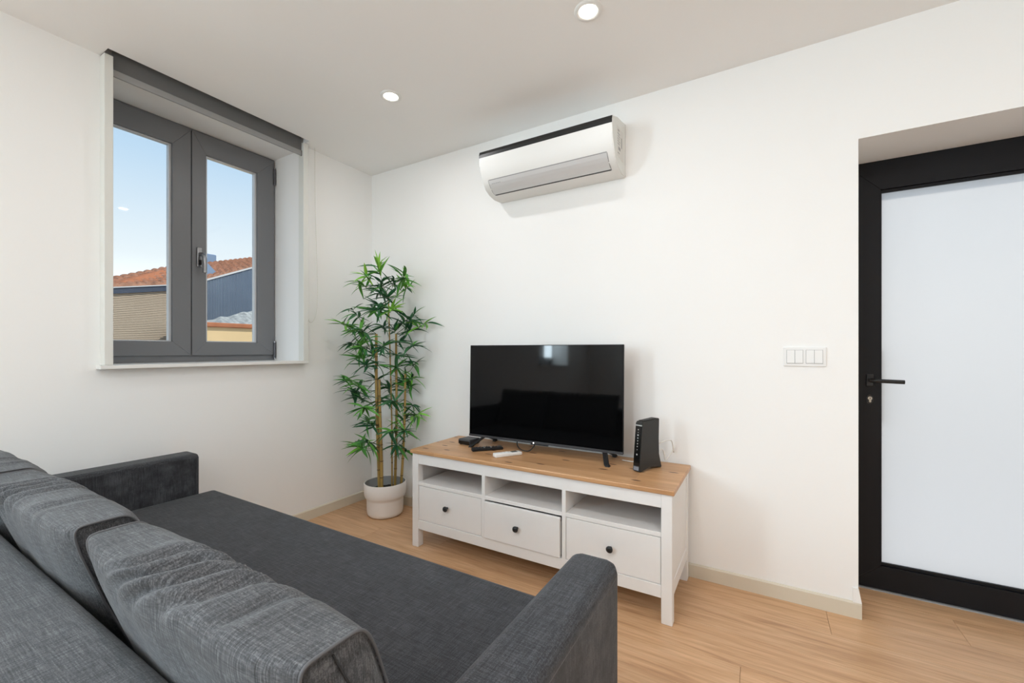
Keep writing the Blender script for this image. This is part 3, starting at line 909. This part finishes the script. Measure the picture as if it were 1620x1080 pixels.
fp = front_patch('front_panel', -0.037, -0.003, 0.030, 0.218, 'router_front')
front_patch('silver_bar', -0.038, -0.002, 0.219, 0.2245, 'icon_print', 0.0012)
front_patch('badge', -0.034, -0.005, 0.009, 0.026, 'router_badge', 0.0010)
for i, v in enumerate((0.201, 0.187, 0.175, 0.161, 0.147, 0.134, 0.121, 0.105, 0.083)):
    s = 0.0034 if i not in (1, 5, 7) else 0.0024
    b = bmesh.new(); c = face(-0.020, v, 0.0010)
    if i % 3 == 0:      # diamond
        P = [(-s, 0), (0, -s), (s, 0), (0, s)]
    elif i % 3 == 1:    # inverted triangle
        P = [(-s, s), (0, -s), (s, s)]
    else:               # square
        P = [(-s, -s), (s, -s), (s, s), (-s, s)]
    A = [b.verts.new(c + Vector((p[0], 0, p[1]))) for p in P]; Bv = [b.verts.new(c + Vector((p[0], 0.003, p[1]))) for p in P]
    b.faces.new(A); b.faces.new(Bv[::-1])
    for k in range(len(P)): b.faces.new((A[k], A[(k + 1) % len(P)], Bv[(k + 1) % len(P)], Bv[k]))
    obj('icon', b, 'icon_print', fp, local=True)
b = bmesh.new()
for i in range(9): box(b, -0.034, -0.006, 0.040 + i * 0.0115, 0.046 + i * 0.0115, 0.2395 + i * 0.0006, 0.2442 + i * 0.0006)
obj('top_vents', b, 'router_front', rt_, local=True)
cb = bmesh.new()
tube(cb, spline([(2.03, -0.115, TZ + 0.006), (2.08, -0.11, TZ + 0.003), (2.13, -0.100, TZ + 0.0035), (2.17, -0.080, TZ + 0.0035), (2.215, -0.075, TZ + 0.0035)], 6), 0.003, 8)
tube(cb, spline([(2.2165, -0.1335, TZ + 0.115), (2.25, -0.105, TZ + 0.130), (2.270, -0.065, TZ + 0.122), (2.275, -0.035, TZ + 0.06)], 6), 0.0028, 8)
tube(cb, spline([(2.2175, -0.1315, TZ + 0.078), (2.235, -0.115, TZ + 0.085), (2.240, -0.095, TZ + 0.055), (2.245, -0.09, TZ + 0.03), (2.265, -0.05, TZ + 0.06), (2.28, -0.025, TZ + 0.09)], 6), 0.0028, 8)
obj('cables', cb, 'cable_white', None, smooth=True)
cbo = bpy.data.objects['cables']; cbo.name = 'router_cable'
tag(cbo, 'thin white cables curling behind the black router', 'cable')

# ------------------------------------------------------------------ light switch
sw = thing('light_switch', (2.832, 0, 1.125), 'white double light switch with four rockers beside the door', 'light switch')
sx0, sx1, sz0, sz1 = 2.752, 2.912, 1.081, 1.168
b = nbox(sx0, sx1, -0.009, 0.0, sz0, sz1, 0.003, 2); obj('cover_frame', b, 'switch_plastic', sw)
for c in (2.7955, 2.8685):
    ins = obj('insert', nbox(c - 0.0315, c + 0.0315, -0.0100, -0.006, 1.094, 1.156, 0.0005, 1), 'print_grey', sw)  # grey stands in for the shade in the gaps round the rockers
    for s in (-1, 1):
        P = [(-0.0095, 1.0955), (-0.0140, 1.0960), (-0.0118, 1.1550), (-0.0095, 1.1550)]
        b = prism(bmesh.new(), P, 'x', c + (0.0008 if s > 0 else -0.0302), c + (0.0302 if s > 0 else -0.0008))
        obj('rocker', b, 'switch_plastic', ins)

# ------------------------------------------------------------------ sofa
SX0, SX1, SYF, SYB = 0.100, 2.364, -1.290, -2.300
AI0, AI1 = 0.226, 2.240
sf = thing('sofa', (1.23, -1.80, 0), 'dark grey fabric sofa bed with low armrests facing the bench', 'sofa')


def soft(name, x0, x1, y0, y1, z0, z1, bev, seg, mat, parent):
    b = nbox(x0, x1, y0, y1, z0, z1, bev, seg)
    o = obj(name, b, mat, parent, smooth=True)
    return weighted(o)


soft('base', SX0 + 0.02, SX1 - 0.02, SYB + 0.02, -1.30, 0.06, 0.30, 0.01, 2, 'sofa_fabric', sf)
soft('drawer_front', AI0 + 0.004, AI1 - 0.004, -1.300, -1.262, 0.05, 0.292, 0.008, 3, 'sofa_fabric', sf)
soft('armrest', SX0, AI0, SYB + 0.02, SYF, 0.05, 0.636, 0.022, 6, 'sofa_fabric', sf)
soft('armrest', AI1, SX1, SYB + 0.02, SYF, 0.05, 0.636, 0.030, 6, 'sofa_fabric', sf)
soft('seat_mattress', AI0 + 0.006, AI1 - 0.004, -2.05, -1.226, 0.295, 0.440, 0.022, 6, 'sofa_fabric', sf)
soft('backrest', AI0 - 0.10, AI1 + 0.0, -2.300, -2.042, 0.10, 0.660, 0.030, 6, 'cushion_fabric', sf)
for x in (SX0 + 0.06, SX1 - 0.06):
    for y in (SYF - 0.07, SYB + 0.09):
        b = bmesh.new(); lathe(b, [(0.022, 0.0), (0.026, 0.06)], x, y, 16); obj('foot', b, 'black_plastic', sf)
# seam along the outer edge of the near armrest
for x in (SX1 - 0.0015,):
    b = bmesh.new(); tube(b, [(x, SYB + 0.05, 0.602), (x, SYF - 0.035, 0.602)], 0.0022, 6); obj('seam', b, 'fabric_seam', sf, smooth=True)


def cushion(label, cx, width, seed, creases, zt=0.0):
    r = thing('back_cushion', (cx, -1.93, 0.44), label, 'cushion', 'loose back cushions of the sofa')
    NU, NT = 110, 96
    hw = width / 2; rnd = random.Random(seed); so = Vector((seed * 7.3, seed * 3.1, seed * 1.7))
    b = bmesh.new(); rings = []

    def ring(u, grow=1.0, inset=0.0):
        au = abs(u)
        a = 0.056 + 0.026 * (1 - au ** 5)                    # half thickness, fuller in the middle
        h = 0.178 - 0.004 * (1 - au ** 4)                     # half height
        out = []
        for k in range(NT):
            th = 2 * math.pi * k / NT
            c, s = math.cos(th), math.sin(th)
            ex = 2 / (4.4 + 2.2 * au)
            yy = a * math.copysign(abs(c) ** ex, c); zz = h * math.copysign(abs(s) ** ex, s)
            # narrower towards the top
            yy *= 1.0 - 0.06 * max(0, zz / h)
            # creases: run over the top from the front edge down the back
            q = Vector((u * hw * 6.0 + 0.8 * math.sin(th * 2 + seed), th * 0.5, 0)) + so
            amp = (0.0035 + 0.0025 * max(0.0, s)) * (1 - au ** 8)
            d = noise.noise(q) * amp + noise.noise(q * 2.6) * amp * 0.25
            for u0, sl, wd, dp, ta, tb_ in creases:
                win = max(0.0, min(1.0, (th - ta) / 0.35)) * max(0.0, min(1.0, (tb_ - th) / 0.9))
                if win > 0:
                    e_ = (u - u0 - sl * (th - 1.2)) / wd
                    d -= dp * win * math.exp(-e_ * e_)
                    d += dp * 0.35 * win * math.exp(-(abs(e_) - 1.7) ** 2)
            d += 0.007 * noise.noise(Vector((u * 2.1, th * 0.5, 1)) + so) * (1 - au ** 6)
            n = Vector((c * h, s * a)); n.normalize()
            yy = (yy + n.x * d) * grow; zz = (zz + n.y * d) * grow
            x = u * hw + inset
            x -= math.copysign(1, u) * 0.018 * au ** 10 * (1 - abs(zz) / h)     # ends draw in between the corners
            zw = 0.626 + zz + zt
            yw = -1.950 + yy - 0.36 * zz
            p = Vector((x, 0, 0))
            out.append(Vector((cx + x, yw, zw)))
        return out
    us = [math.sin(i / NU * math.pi - math.pi / 2) for i in range(NU + 1)]
    us = [0.55 * u + 0.45 * (-1 + 2 * i / NU) for i, u in enumerate(us)]
    for u in us: rings.append([b.verts.new(p) for p in ring(u)])
    for r0, r1 in zip(rings, rings[1:]):
        for k in range(NT):
            b.faces.new((r0[k], r0[(k + 1) % NT], r1[(k + 1) % NT], r1[k]))
    body = obj('cover', b, 'cushion_fabric', r, smooth=True)
    for sgn, rr in ((-1, ring(-1.0)), (1, ring(1.0))):
        # end panel set slightly into the cover, with a raised seam round it and a centre seam
        b = bmesh.new(); cen = sum(rr, Vector()) / NT
        prev = [b.verts.new(p) for p in rr]
        for sc, dx in ((0.95, -0.004), (0.80, 0.002), (0.5, 0.006), (0.2, 0.007)):
            cur = [b.verts.new(cen + (p - cen) * sc + Vector((sgn * dx, 0, 0))) for p in rr]
            for k in range(NT): b.faces.new((prev[k], prev[(k + 1) % NT], cur[(k + 1) % NT], cur[k]))
            prev = cur
        b.faces.new(prev)
        obj('end_panel', b, 'cushion_fabric', r, smooth=True)
        b = bmesh.new(); tube(b, [p for p in rr] + [rr[0], rr[1]], 0.0024, 6, cap=False); obj('seam', b, 'fabric_seam', r, smooth=True)
        top = max(rr, key=lambda p: p.z); bot = min(rr, key=lambda p: p.z)
        b = bmesh.new(); tube(b, [top.lerp(bot, 0.03) + Vector((0, -0.004, 0))] + [cen + (top.lerp(bot, t_) - cen) * 0.97 + Vector((sgn * 0.0072, 0, 0)) for t_ in (0.2, 0.5, 0.8)], 0.0016, 6)
        obj('zip_seam', b, 'fabric_dark', r, smooth=True)
    return r


cushion('grey back cushion nearest the camera with deep creases', 1.898, 0.664, 3,
        ((-0.30, -0.22, 0.050, 0.010, 0.75, 2.6), (-0.10, -0.26, 0.060, 0.014, 0.70, 3.0), (0.10, -0.24, 0.050, 0.013, 0.70, 2.9), (0.30, -0.20, 0.055, 0.011, 0.75, 2.7), (0.55, -0.12, 0.05, 0.006, 0.8, 2.4)))
cushion('grey back cushion between the other two', 1.155, 0.686, 5,
        ((-0.52, -0.10, 0.035, 0.008, 0.7, 3.1), (-0.36, -0.12, 0.035, 0.010, 0.7, 3.2), (-0.20, -0.14, 0.035, 0.010, 0.7, 3.1), (-0.04, -0.12, 0.04, 0.007, 0.7, 2.8), (0.40, -0.05, 0.06, 0.005, 0.8, 2.6)))
cushion('grey back cushion beside the window wall, mostly cut off by the picture edge', 0.520, 0.540, 8,
        ((0.1, -0.1, 0.05, 0.008, 0.7, 2.8), (0.5, -0.15, 0.05, 0.009, 0.7, 2.9)), zt=0.002)

# ------------------------------------------------------------------ potted bamboo
PX, PY = 0.372, -0.206
pl = thing('potted_bamboo', (PX, PY, 0), 'tall green bamboo plant in a white pot in the corner', 'potted plant')
op = [(0.098, 0.0), (0.110, 0.003), (0.120, 0.014), (0.124, 0.030), (0.126, 0.112), (0.128, 0.122), (0.136, 0.132), (0.140, 0.142), (0.1425, 0.160), (0.144, 0.226), (0.1425, 0.230)]
b = bmesh.new(); lathe(b, op + [(0.1375, 0.230), (0.1365, 0.224)], PX, PY, 64, close=False)
bb = [v for v in b.verts if v.co.z < 0.0005]
b.faces.new(sorted(bb, key=lambda v: math.atan2(v.co.y - PY, v.co.x - PX)))
pt = obj('pot', b, 'pot_white', pl, smooth=True, sharp=50)
b = bmesh.new(); lathe(b, [(0.1365, 0.226), (0.134, 0.150), (0.1195, 0.138), (0.118, 0.020)], PX, PY, 64, close=False); obj('pot_lining', b, 'pot_inner', pt, smooth=True)
b = bmesh.new(); lathe(b, [(0.1335, 0.163), (0.07, 0.168), (0.001, 0.166)], PX, PY, 40, close=False)
for v in b.verts: v.co.z += 0.004 * noise.noise(v.co * 40)
obj('soil', b, 'soil', pl, smooth=True)

rtv = Vector((math.cos(R(30.517)), math.sin(R(30.517)), 0)); fwv = Vector((-math.sin(R(30.517)), math.cos(R(30.517)), 0))
DEP = 3.01


def at(px, py, dd=0.0):
    """a point of the plant given where it stands to the side (from the photo) and dd metres behind the pot's axis"""
    d = DEP + dd
    lat = (px - 609) * d / 673.485 + dd * (609 - 810) / 673.485 * 0
    z = 1.156 + (553.203 - py) * d / 673.485
    return Vector((PX, PY, 0)) + rtv * lat + fwv * dd + Vector((0, 0, z))


canes = []
for (x0, x1, y1, dd, rad) in ((599, 595, 528, 0.0, 0.0125), (604, 603, 600, -0.03, 0.0115), (622, 625, 528, 0.03, 0.0100), (634, 641, 590, 0.0, 0.0095), (616, 612, 470, 0.05, 0.006)):
    p0 = at(x0, 760, dd); p0.z = 0.15; p1 = at(x1, y1, dd)
    n = 14; pts = []; rads = []
    for i in range(n + 1):
        t_ = i / n; p = p0.lerp(p1, t_) + rtv * 0.006 * math.sin(t_ * 4 + x0)
        pts.append(p); rads.append(rad * (1 - 0.25 * t_))
    b = bmesh.new(); tube(b, pts, rads, 10)
    c = obj('cane', b, 'cane', pl, smooth=True, sharp=60)
    for k in range(2, n, 2):
        d = (pts[k] - pts[k - 1]).normalized()
        b = tube(bmesh.new(), [pts[k] - d * 0.004, pts[k] - d * 0.0015, pts[k] + d * 0.0015, pts[k] + d * 0.004], [rads[k] * 0.98, rads[k] * 1.14, rads[k] * 1.14, rads[k] * 0.98], 10, cap=False)
        obj('node_ring', b, 'cane_node', c, smooth=True)
    canes.append((pts, dd))

# leaf shapes
def leaf_mesh(L, wd, droop, fold, mat):
    b = bmesh.new(); N = 6; rows = []
    for i in range(N + 1):
        t_ = i / N; w_ = wd * (math.sin(math.pi * min(1, t_ * 0.96 + 0.04) ** 0.75)) ** 0.9 * 0.5 if i < N else 0.0
        w_ = max(w_, 0.0006)
        x = L * t_; z = -droop * t_ * t_ * L
        rows.append([b.verts.new((x, -w_, z + fold * w_)), b.verts.new((x, 0, z)), b.verts.new((x, w_, z + fold * w_))])
    for a, c in zip(rows, rows[1:]):
        b.faces.new((a[0], a[1], c[1], c[0])); b.faces.new((a[1], a[2], c[2], c[1]))
    me = bpy.data.meshes.new('leaf'); b.to_mesh(me); b.free(); me.materials.append(MATS[mat])
    for p in me.polygons: p.use_smooth = True
    return me


LEAF = {}
for mt in ('leaf_bright', 'leaf_mid', 'leaf_dark'):
    LEAF[mt] = [leaf_mesh(1.0, w_, dr_, 0.5, mt) for w_, dr_ in ((0.165, 0.14), (0.18, 0.30), (0.15, 0.42), (0.17, 0.06))]

# clusters of leaves: (sideways px, height px, tone)   tone 0 bright, 1 mid, 2 dark
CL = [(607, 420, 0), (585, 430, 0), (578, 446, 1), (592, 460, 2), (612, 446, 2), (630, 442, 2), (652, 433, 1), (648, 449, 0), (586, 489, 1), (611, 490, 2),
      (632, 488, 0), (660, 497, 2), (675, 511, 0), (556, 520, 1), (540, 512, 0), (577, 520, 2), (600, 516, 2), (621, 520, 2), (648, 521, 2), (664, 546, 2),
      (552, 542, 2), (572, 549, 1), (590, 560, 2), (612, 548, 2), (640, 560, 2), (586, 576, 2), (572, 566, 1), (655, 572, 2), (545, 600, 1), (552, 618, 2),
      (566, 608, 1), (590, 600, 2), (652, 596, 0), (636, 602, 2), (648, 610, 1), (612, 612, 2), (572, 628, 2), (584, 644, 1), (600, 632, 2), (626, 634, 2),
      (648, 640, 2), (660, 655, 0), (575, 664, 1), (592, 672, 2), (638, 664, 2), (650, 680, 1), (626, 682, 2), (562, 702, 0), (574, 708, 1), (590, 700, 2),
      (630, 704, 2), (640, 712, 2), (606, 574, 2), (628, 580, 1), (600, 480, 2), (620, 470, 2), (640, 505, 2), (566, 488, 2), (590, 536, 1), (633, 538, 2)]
rnd = random.Random(21)
entries = []; nleaf = 0
for ci, (px, py, tone) in enumerate(CL):
    out = max(0.0, 1 - ((px - 609) / 85) ** 2)
    dd = rnd.uniform(-0.20, 0.12) * (0.35 + 0.65 * out)
    c = at(px, py, dd)
    c.x = max(c.x, 0.06); c.y = min(c.y, -0.06)
    # branch from the nearest cane
    best = None
    for pts, cd in canes:
        for p in pts[3:]:
            s_ = (p - c).length + 0.6 * max(0, p.z - c.z)
            if best is None or s_ < best[0]: best = (s_, p)
    p0 = best[1]
    mid = p0.lerp(c, 0.5) + Vector((0, 0, -0.02))
    b = bmesh.new(); tube(b, spline([p0, mid, c], 4), [0.0022] * 4 + [0.0016] * 5, 5)
    br = obj('branch', b, 'twig', pl)
    base_dir = (c - p0); base_dir.z *= 0.5
    if base_dir.length < 0.02: base_dir = rtv * rnd.choice((-1, 1))
    base_dir.normalize()
    n = rnd.choice((11, 12, 13, 14))
    for k in range(n):
        az = (k / n) * 2 * math.pi + rnd.uniform(-0.4, 0.4)
        el = rnd.uniform(-0.65, 0.85) + (0.55 if ci == 0 else 0)
        d = Vector((math.cos(az) * math.cos(el), math.sin(az) * math.cos(el), math.sin(el))) + base_dir * 0.45
        d.normalize()
        L = rnd.uniform(0.085, 0.145)
        tip = c + d * L
        if tip.x < 0.03: d.x = abs(d.x) * 0.5
        if tip.y > -0.03: d.y = -abs(d.y) * 0.6
        d.normalize()
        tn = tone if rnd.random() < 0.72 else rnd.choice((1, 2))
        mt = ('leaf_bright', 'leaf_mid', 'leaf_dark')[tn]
        start = c - (c - mid) * rnd.uniform(0, 0.6)
        rot = d.to_track_quat('X', 'Z').to_matrix().to_4x4() @ Matrix.Rotation(rnd.uniform(-0.7, 0.7), 4, 'X')
        M = Matrix.Translation(start) @ rot @ Matrix.Diagonal((L, L, L, 1))
        entries.append((dd, br, mt, rnd.randrange(4), M))
entries.sort(key=lambda e_: e_[0])
fol = None
for i, (dd, br, mt, vi, M) in enumerate(entries):
    if i < 300:
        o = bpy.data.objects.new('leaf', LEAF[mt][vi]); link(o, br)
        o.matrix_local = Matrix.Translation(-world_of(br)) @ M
rest = entries[300:]
b = bmesh.new()
for (dd, br, mt, vi, M) in rest:
    k0 = len(b.verts); tmp = bmesh.new(); tmp.from_mesh(LEAF[mt][vi]); bmesh.ops.transform(tmp, matrix=M, verts=tmp.verts)
    vm = [b.verts.new(v.co) for v in tmp.verts]
    tmp.verts.index_update()
    for f in tmp.faces:
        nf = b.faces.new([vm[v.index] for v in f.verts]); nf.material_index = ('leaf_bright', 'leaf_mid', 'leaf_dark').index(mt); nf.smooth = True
    tmp.free()
fo = obj('foliage', b, ['leaf_bright', 'leaf_mid', 'leaf_dark'], pl); fo['kind'] = 'stuff'

# ------------------------------------------------------------------ outside the window
def poly_wall(name, x, pts, thick, mat, parent=None):
    return obj(name, prism(bmesh.new(), pts, 'x', x - thick, x), mat, parent)


def tiled_slope(name, p00, p01, p10, p11, cols, rows, parent):
    """clay pantiles on a deck: p00-p01 along the eave, p10-p11 along the ridge"""
    p00, p01, p10, p11 = map(Vector, (p00, p01, p10, p11)); NC = cols * 4
    n = (p01 - p00).cross(p10 - p00).normalized(); n = n if n.z > 0 else -n

    def P(s_, q): return p00.lerp(p01, s_).lerp(p10.lerp(p11, s_), q)
    b = bmesh.new()
    for r_ in range(rows):
        q0, q1 = r_ / rows, min(1.0, (r_ + 1.05) / rows); lines = []
        for q, lift in ((q0, 0.0), (q0, 0.032), (q1, 0.004)):
            lines.append([b.verts.new(P(c_ / NC, q) + n * (lift + (0.030 * abs(math.sin(math.pi * c_ / 4)) if lift else -0.01))) for c_ in range(NC + 1)])
        for a, c in zip(lines, lines[1:]):
            for k in range(NC): b.faces.new((a[k], a[k + 1], c[k + 1], c[k]))
    o = obj(name, b, 'tile_clay', parent); o['kind'] = 'stuff'
    b = bmesh.new()
    A = [b.verts.new(P(u, v) - n * d) for d in (0.012, 0.12) for u, v in ((0, 0), (1, 0), (1, 1), (0, 1))]
    for q in ((0, 1, 2, 3), (7, 6, 5, 4), (0, 4, 5, 1), (1, 5, 6, 2), (2, 6, 7, 3), (3, 7, 4, 0)): b.faces.new([A[k] for k in q])
    obj('roof_deck', b, 'coping_clay', parent)
    return o


ba = thing('neighbouring_building', (-8.4, 1.4, -6), 'building clad in brown siding under a red tiled roof outside the window', 'building')
poly_wall('brown_wall', -8.0, [(0.70, -6), (2.20, -6), (2.20, 2.49), (0.70, 2.21)], 0.25, 'brown_siding', ba)
poly_wall('end_post', -7.98, [(0.655, -6), (0.70, -6), (0.70, 2.20), (0.655, 2.19)], 0.30, 'pale_flashing', ba)
poly_wall('fascia', -7.96, [(0.62, 2.195), (2.22, 2.480), (2.22, 2.590), (0.62, 2.300)], 0.10, 'blue_fascia', ba)
poly_wall('flashing', -7.94, [(0.62, 2.302), (2.22, 2.592), (2.22, 2.612), (0.62, 2.322)], 0.12, 'pale_flashing', ba)
tiled_slope('tiled_roof', (-8.0, 0.62, 2.340), (-8.0, 2.22, 2.630), (-8.95, 0.62, 2.475), (-8.95, 2.22, 3.117), 12, 7, ba)

bbld = thing('blue_clad_building', (-9.5, 3.6, -6), 'building with blue grey corrugated wall and slanted roof edge outside the window', 'building')
poly_wall('blue_wall', -9.0, [(2.27, -6), (6.5, -6), (6.5, 4.47), (2.27, 2.60)], 0.25, 'blue_siding', bbld)
poly_wall('verge_flashing', -8.97, [(2.27, 2.60), (6.5, 4.47), (6.5, 4.51), (2.27, 2.64)], 0.12, 'pale_flashing', bbld)
poly_wall('roof_upstand', -9.34, [(2.45, 2.6), (3.25, 2.95), (3.215, 3.100), (2.997, 3.325), (2.45, 3.30)], 0.10, 'blue_sheet', bbld)
tiled_slope('tiled_roof', (-9.06, 2.30, 2.66), (-9.06, 6.5, 4.50), (-11.5, 3.25, 3.53), (-11.5, 7.4, 4.75), 30, 11, bbld)
obj('chimney', nbox(-12.1, -11.6, 3.45, 4.23, 2.8, 4.03, 0.02, 1), 'blue_sheet', bbld)

by = thing('yellow_outbuilding', (-7.2, 3.6, -6), 'low yellow rendered outbuilding with clay coping outside the window', 'building')
obj('yellow_wall', nbox(-7.3, -7.0, 1.60, 6.0, -6, 1.62), 'yellow_render', by)
b = nbox(-7.36, -6.94, 1.58, 6.02, 1.62, 1.715, 0.02, 2); obj('clay_coping', b, 'coping_clay', by)
b = bmesh.new(); NX, NY = 10, 60; g = []
for i in range(NX + 1):
    g.append([])
    for j in range(NY + 1):
        t_ = i / NX; x = -7.25 - 0.62 * t_; yy = 1.65 + 4.3 * j / NY
        zb = 1.796 + 0.294 * (yy - 2.286)
        z = 1.68 + (zb - 1.68) * t_ + 0.05 * noise.noise(Vector((x * 5, yy * 6, 0))) * (1 if i else 0)
        g[i].append(b.verts.new((x, yy, z)))
for i in range(NX):
    for j in range(NY): b.faces.new((g[i][j], g[i + 1][j], g[i + 1][j + 1], g[i][j + 1]))
obj('grey_roof', b, 'grey_roofing', by)

tag(obj('ground_outside', nbox(-250, 250, -250, 250, -6.4, -6.0), 'ground_mat'), kind='structure')
tag(obj('terrace_outside', nbox(1.0, 7.0, WT, 2.6, -0.35, -0.06), 'terrace_mat'), kind='structure')
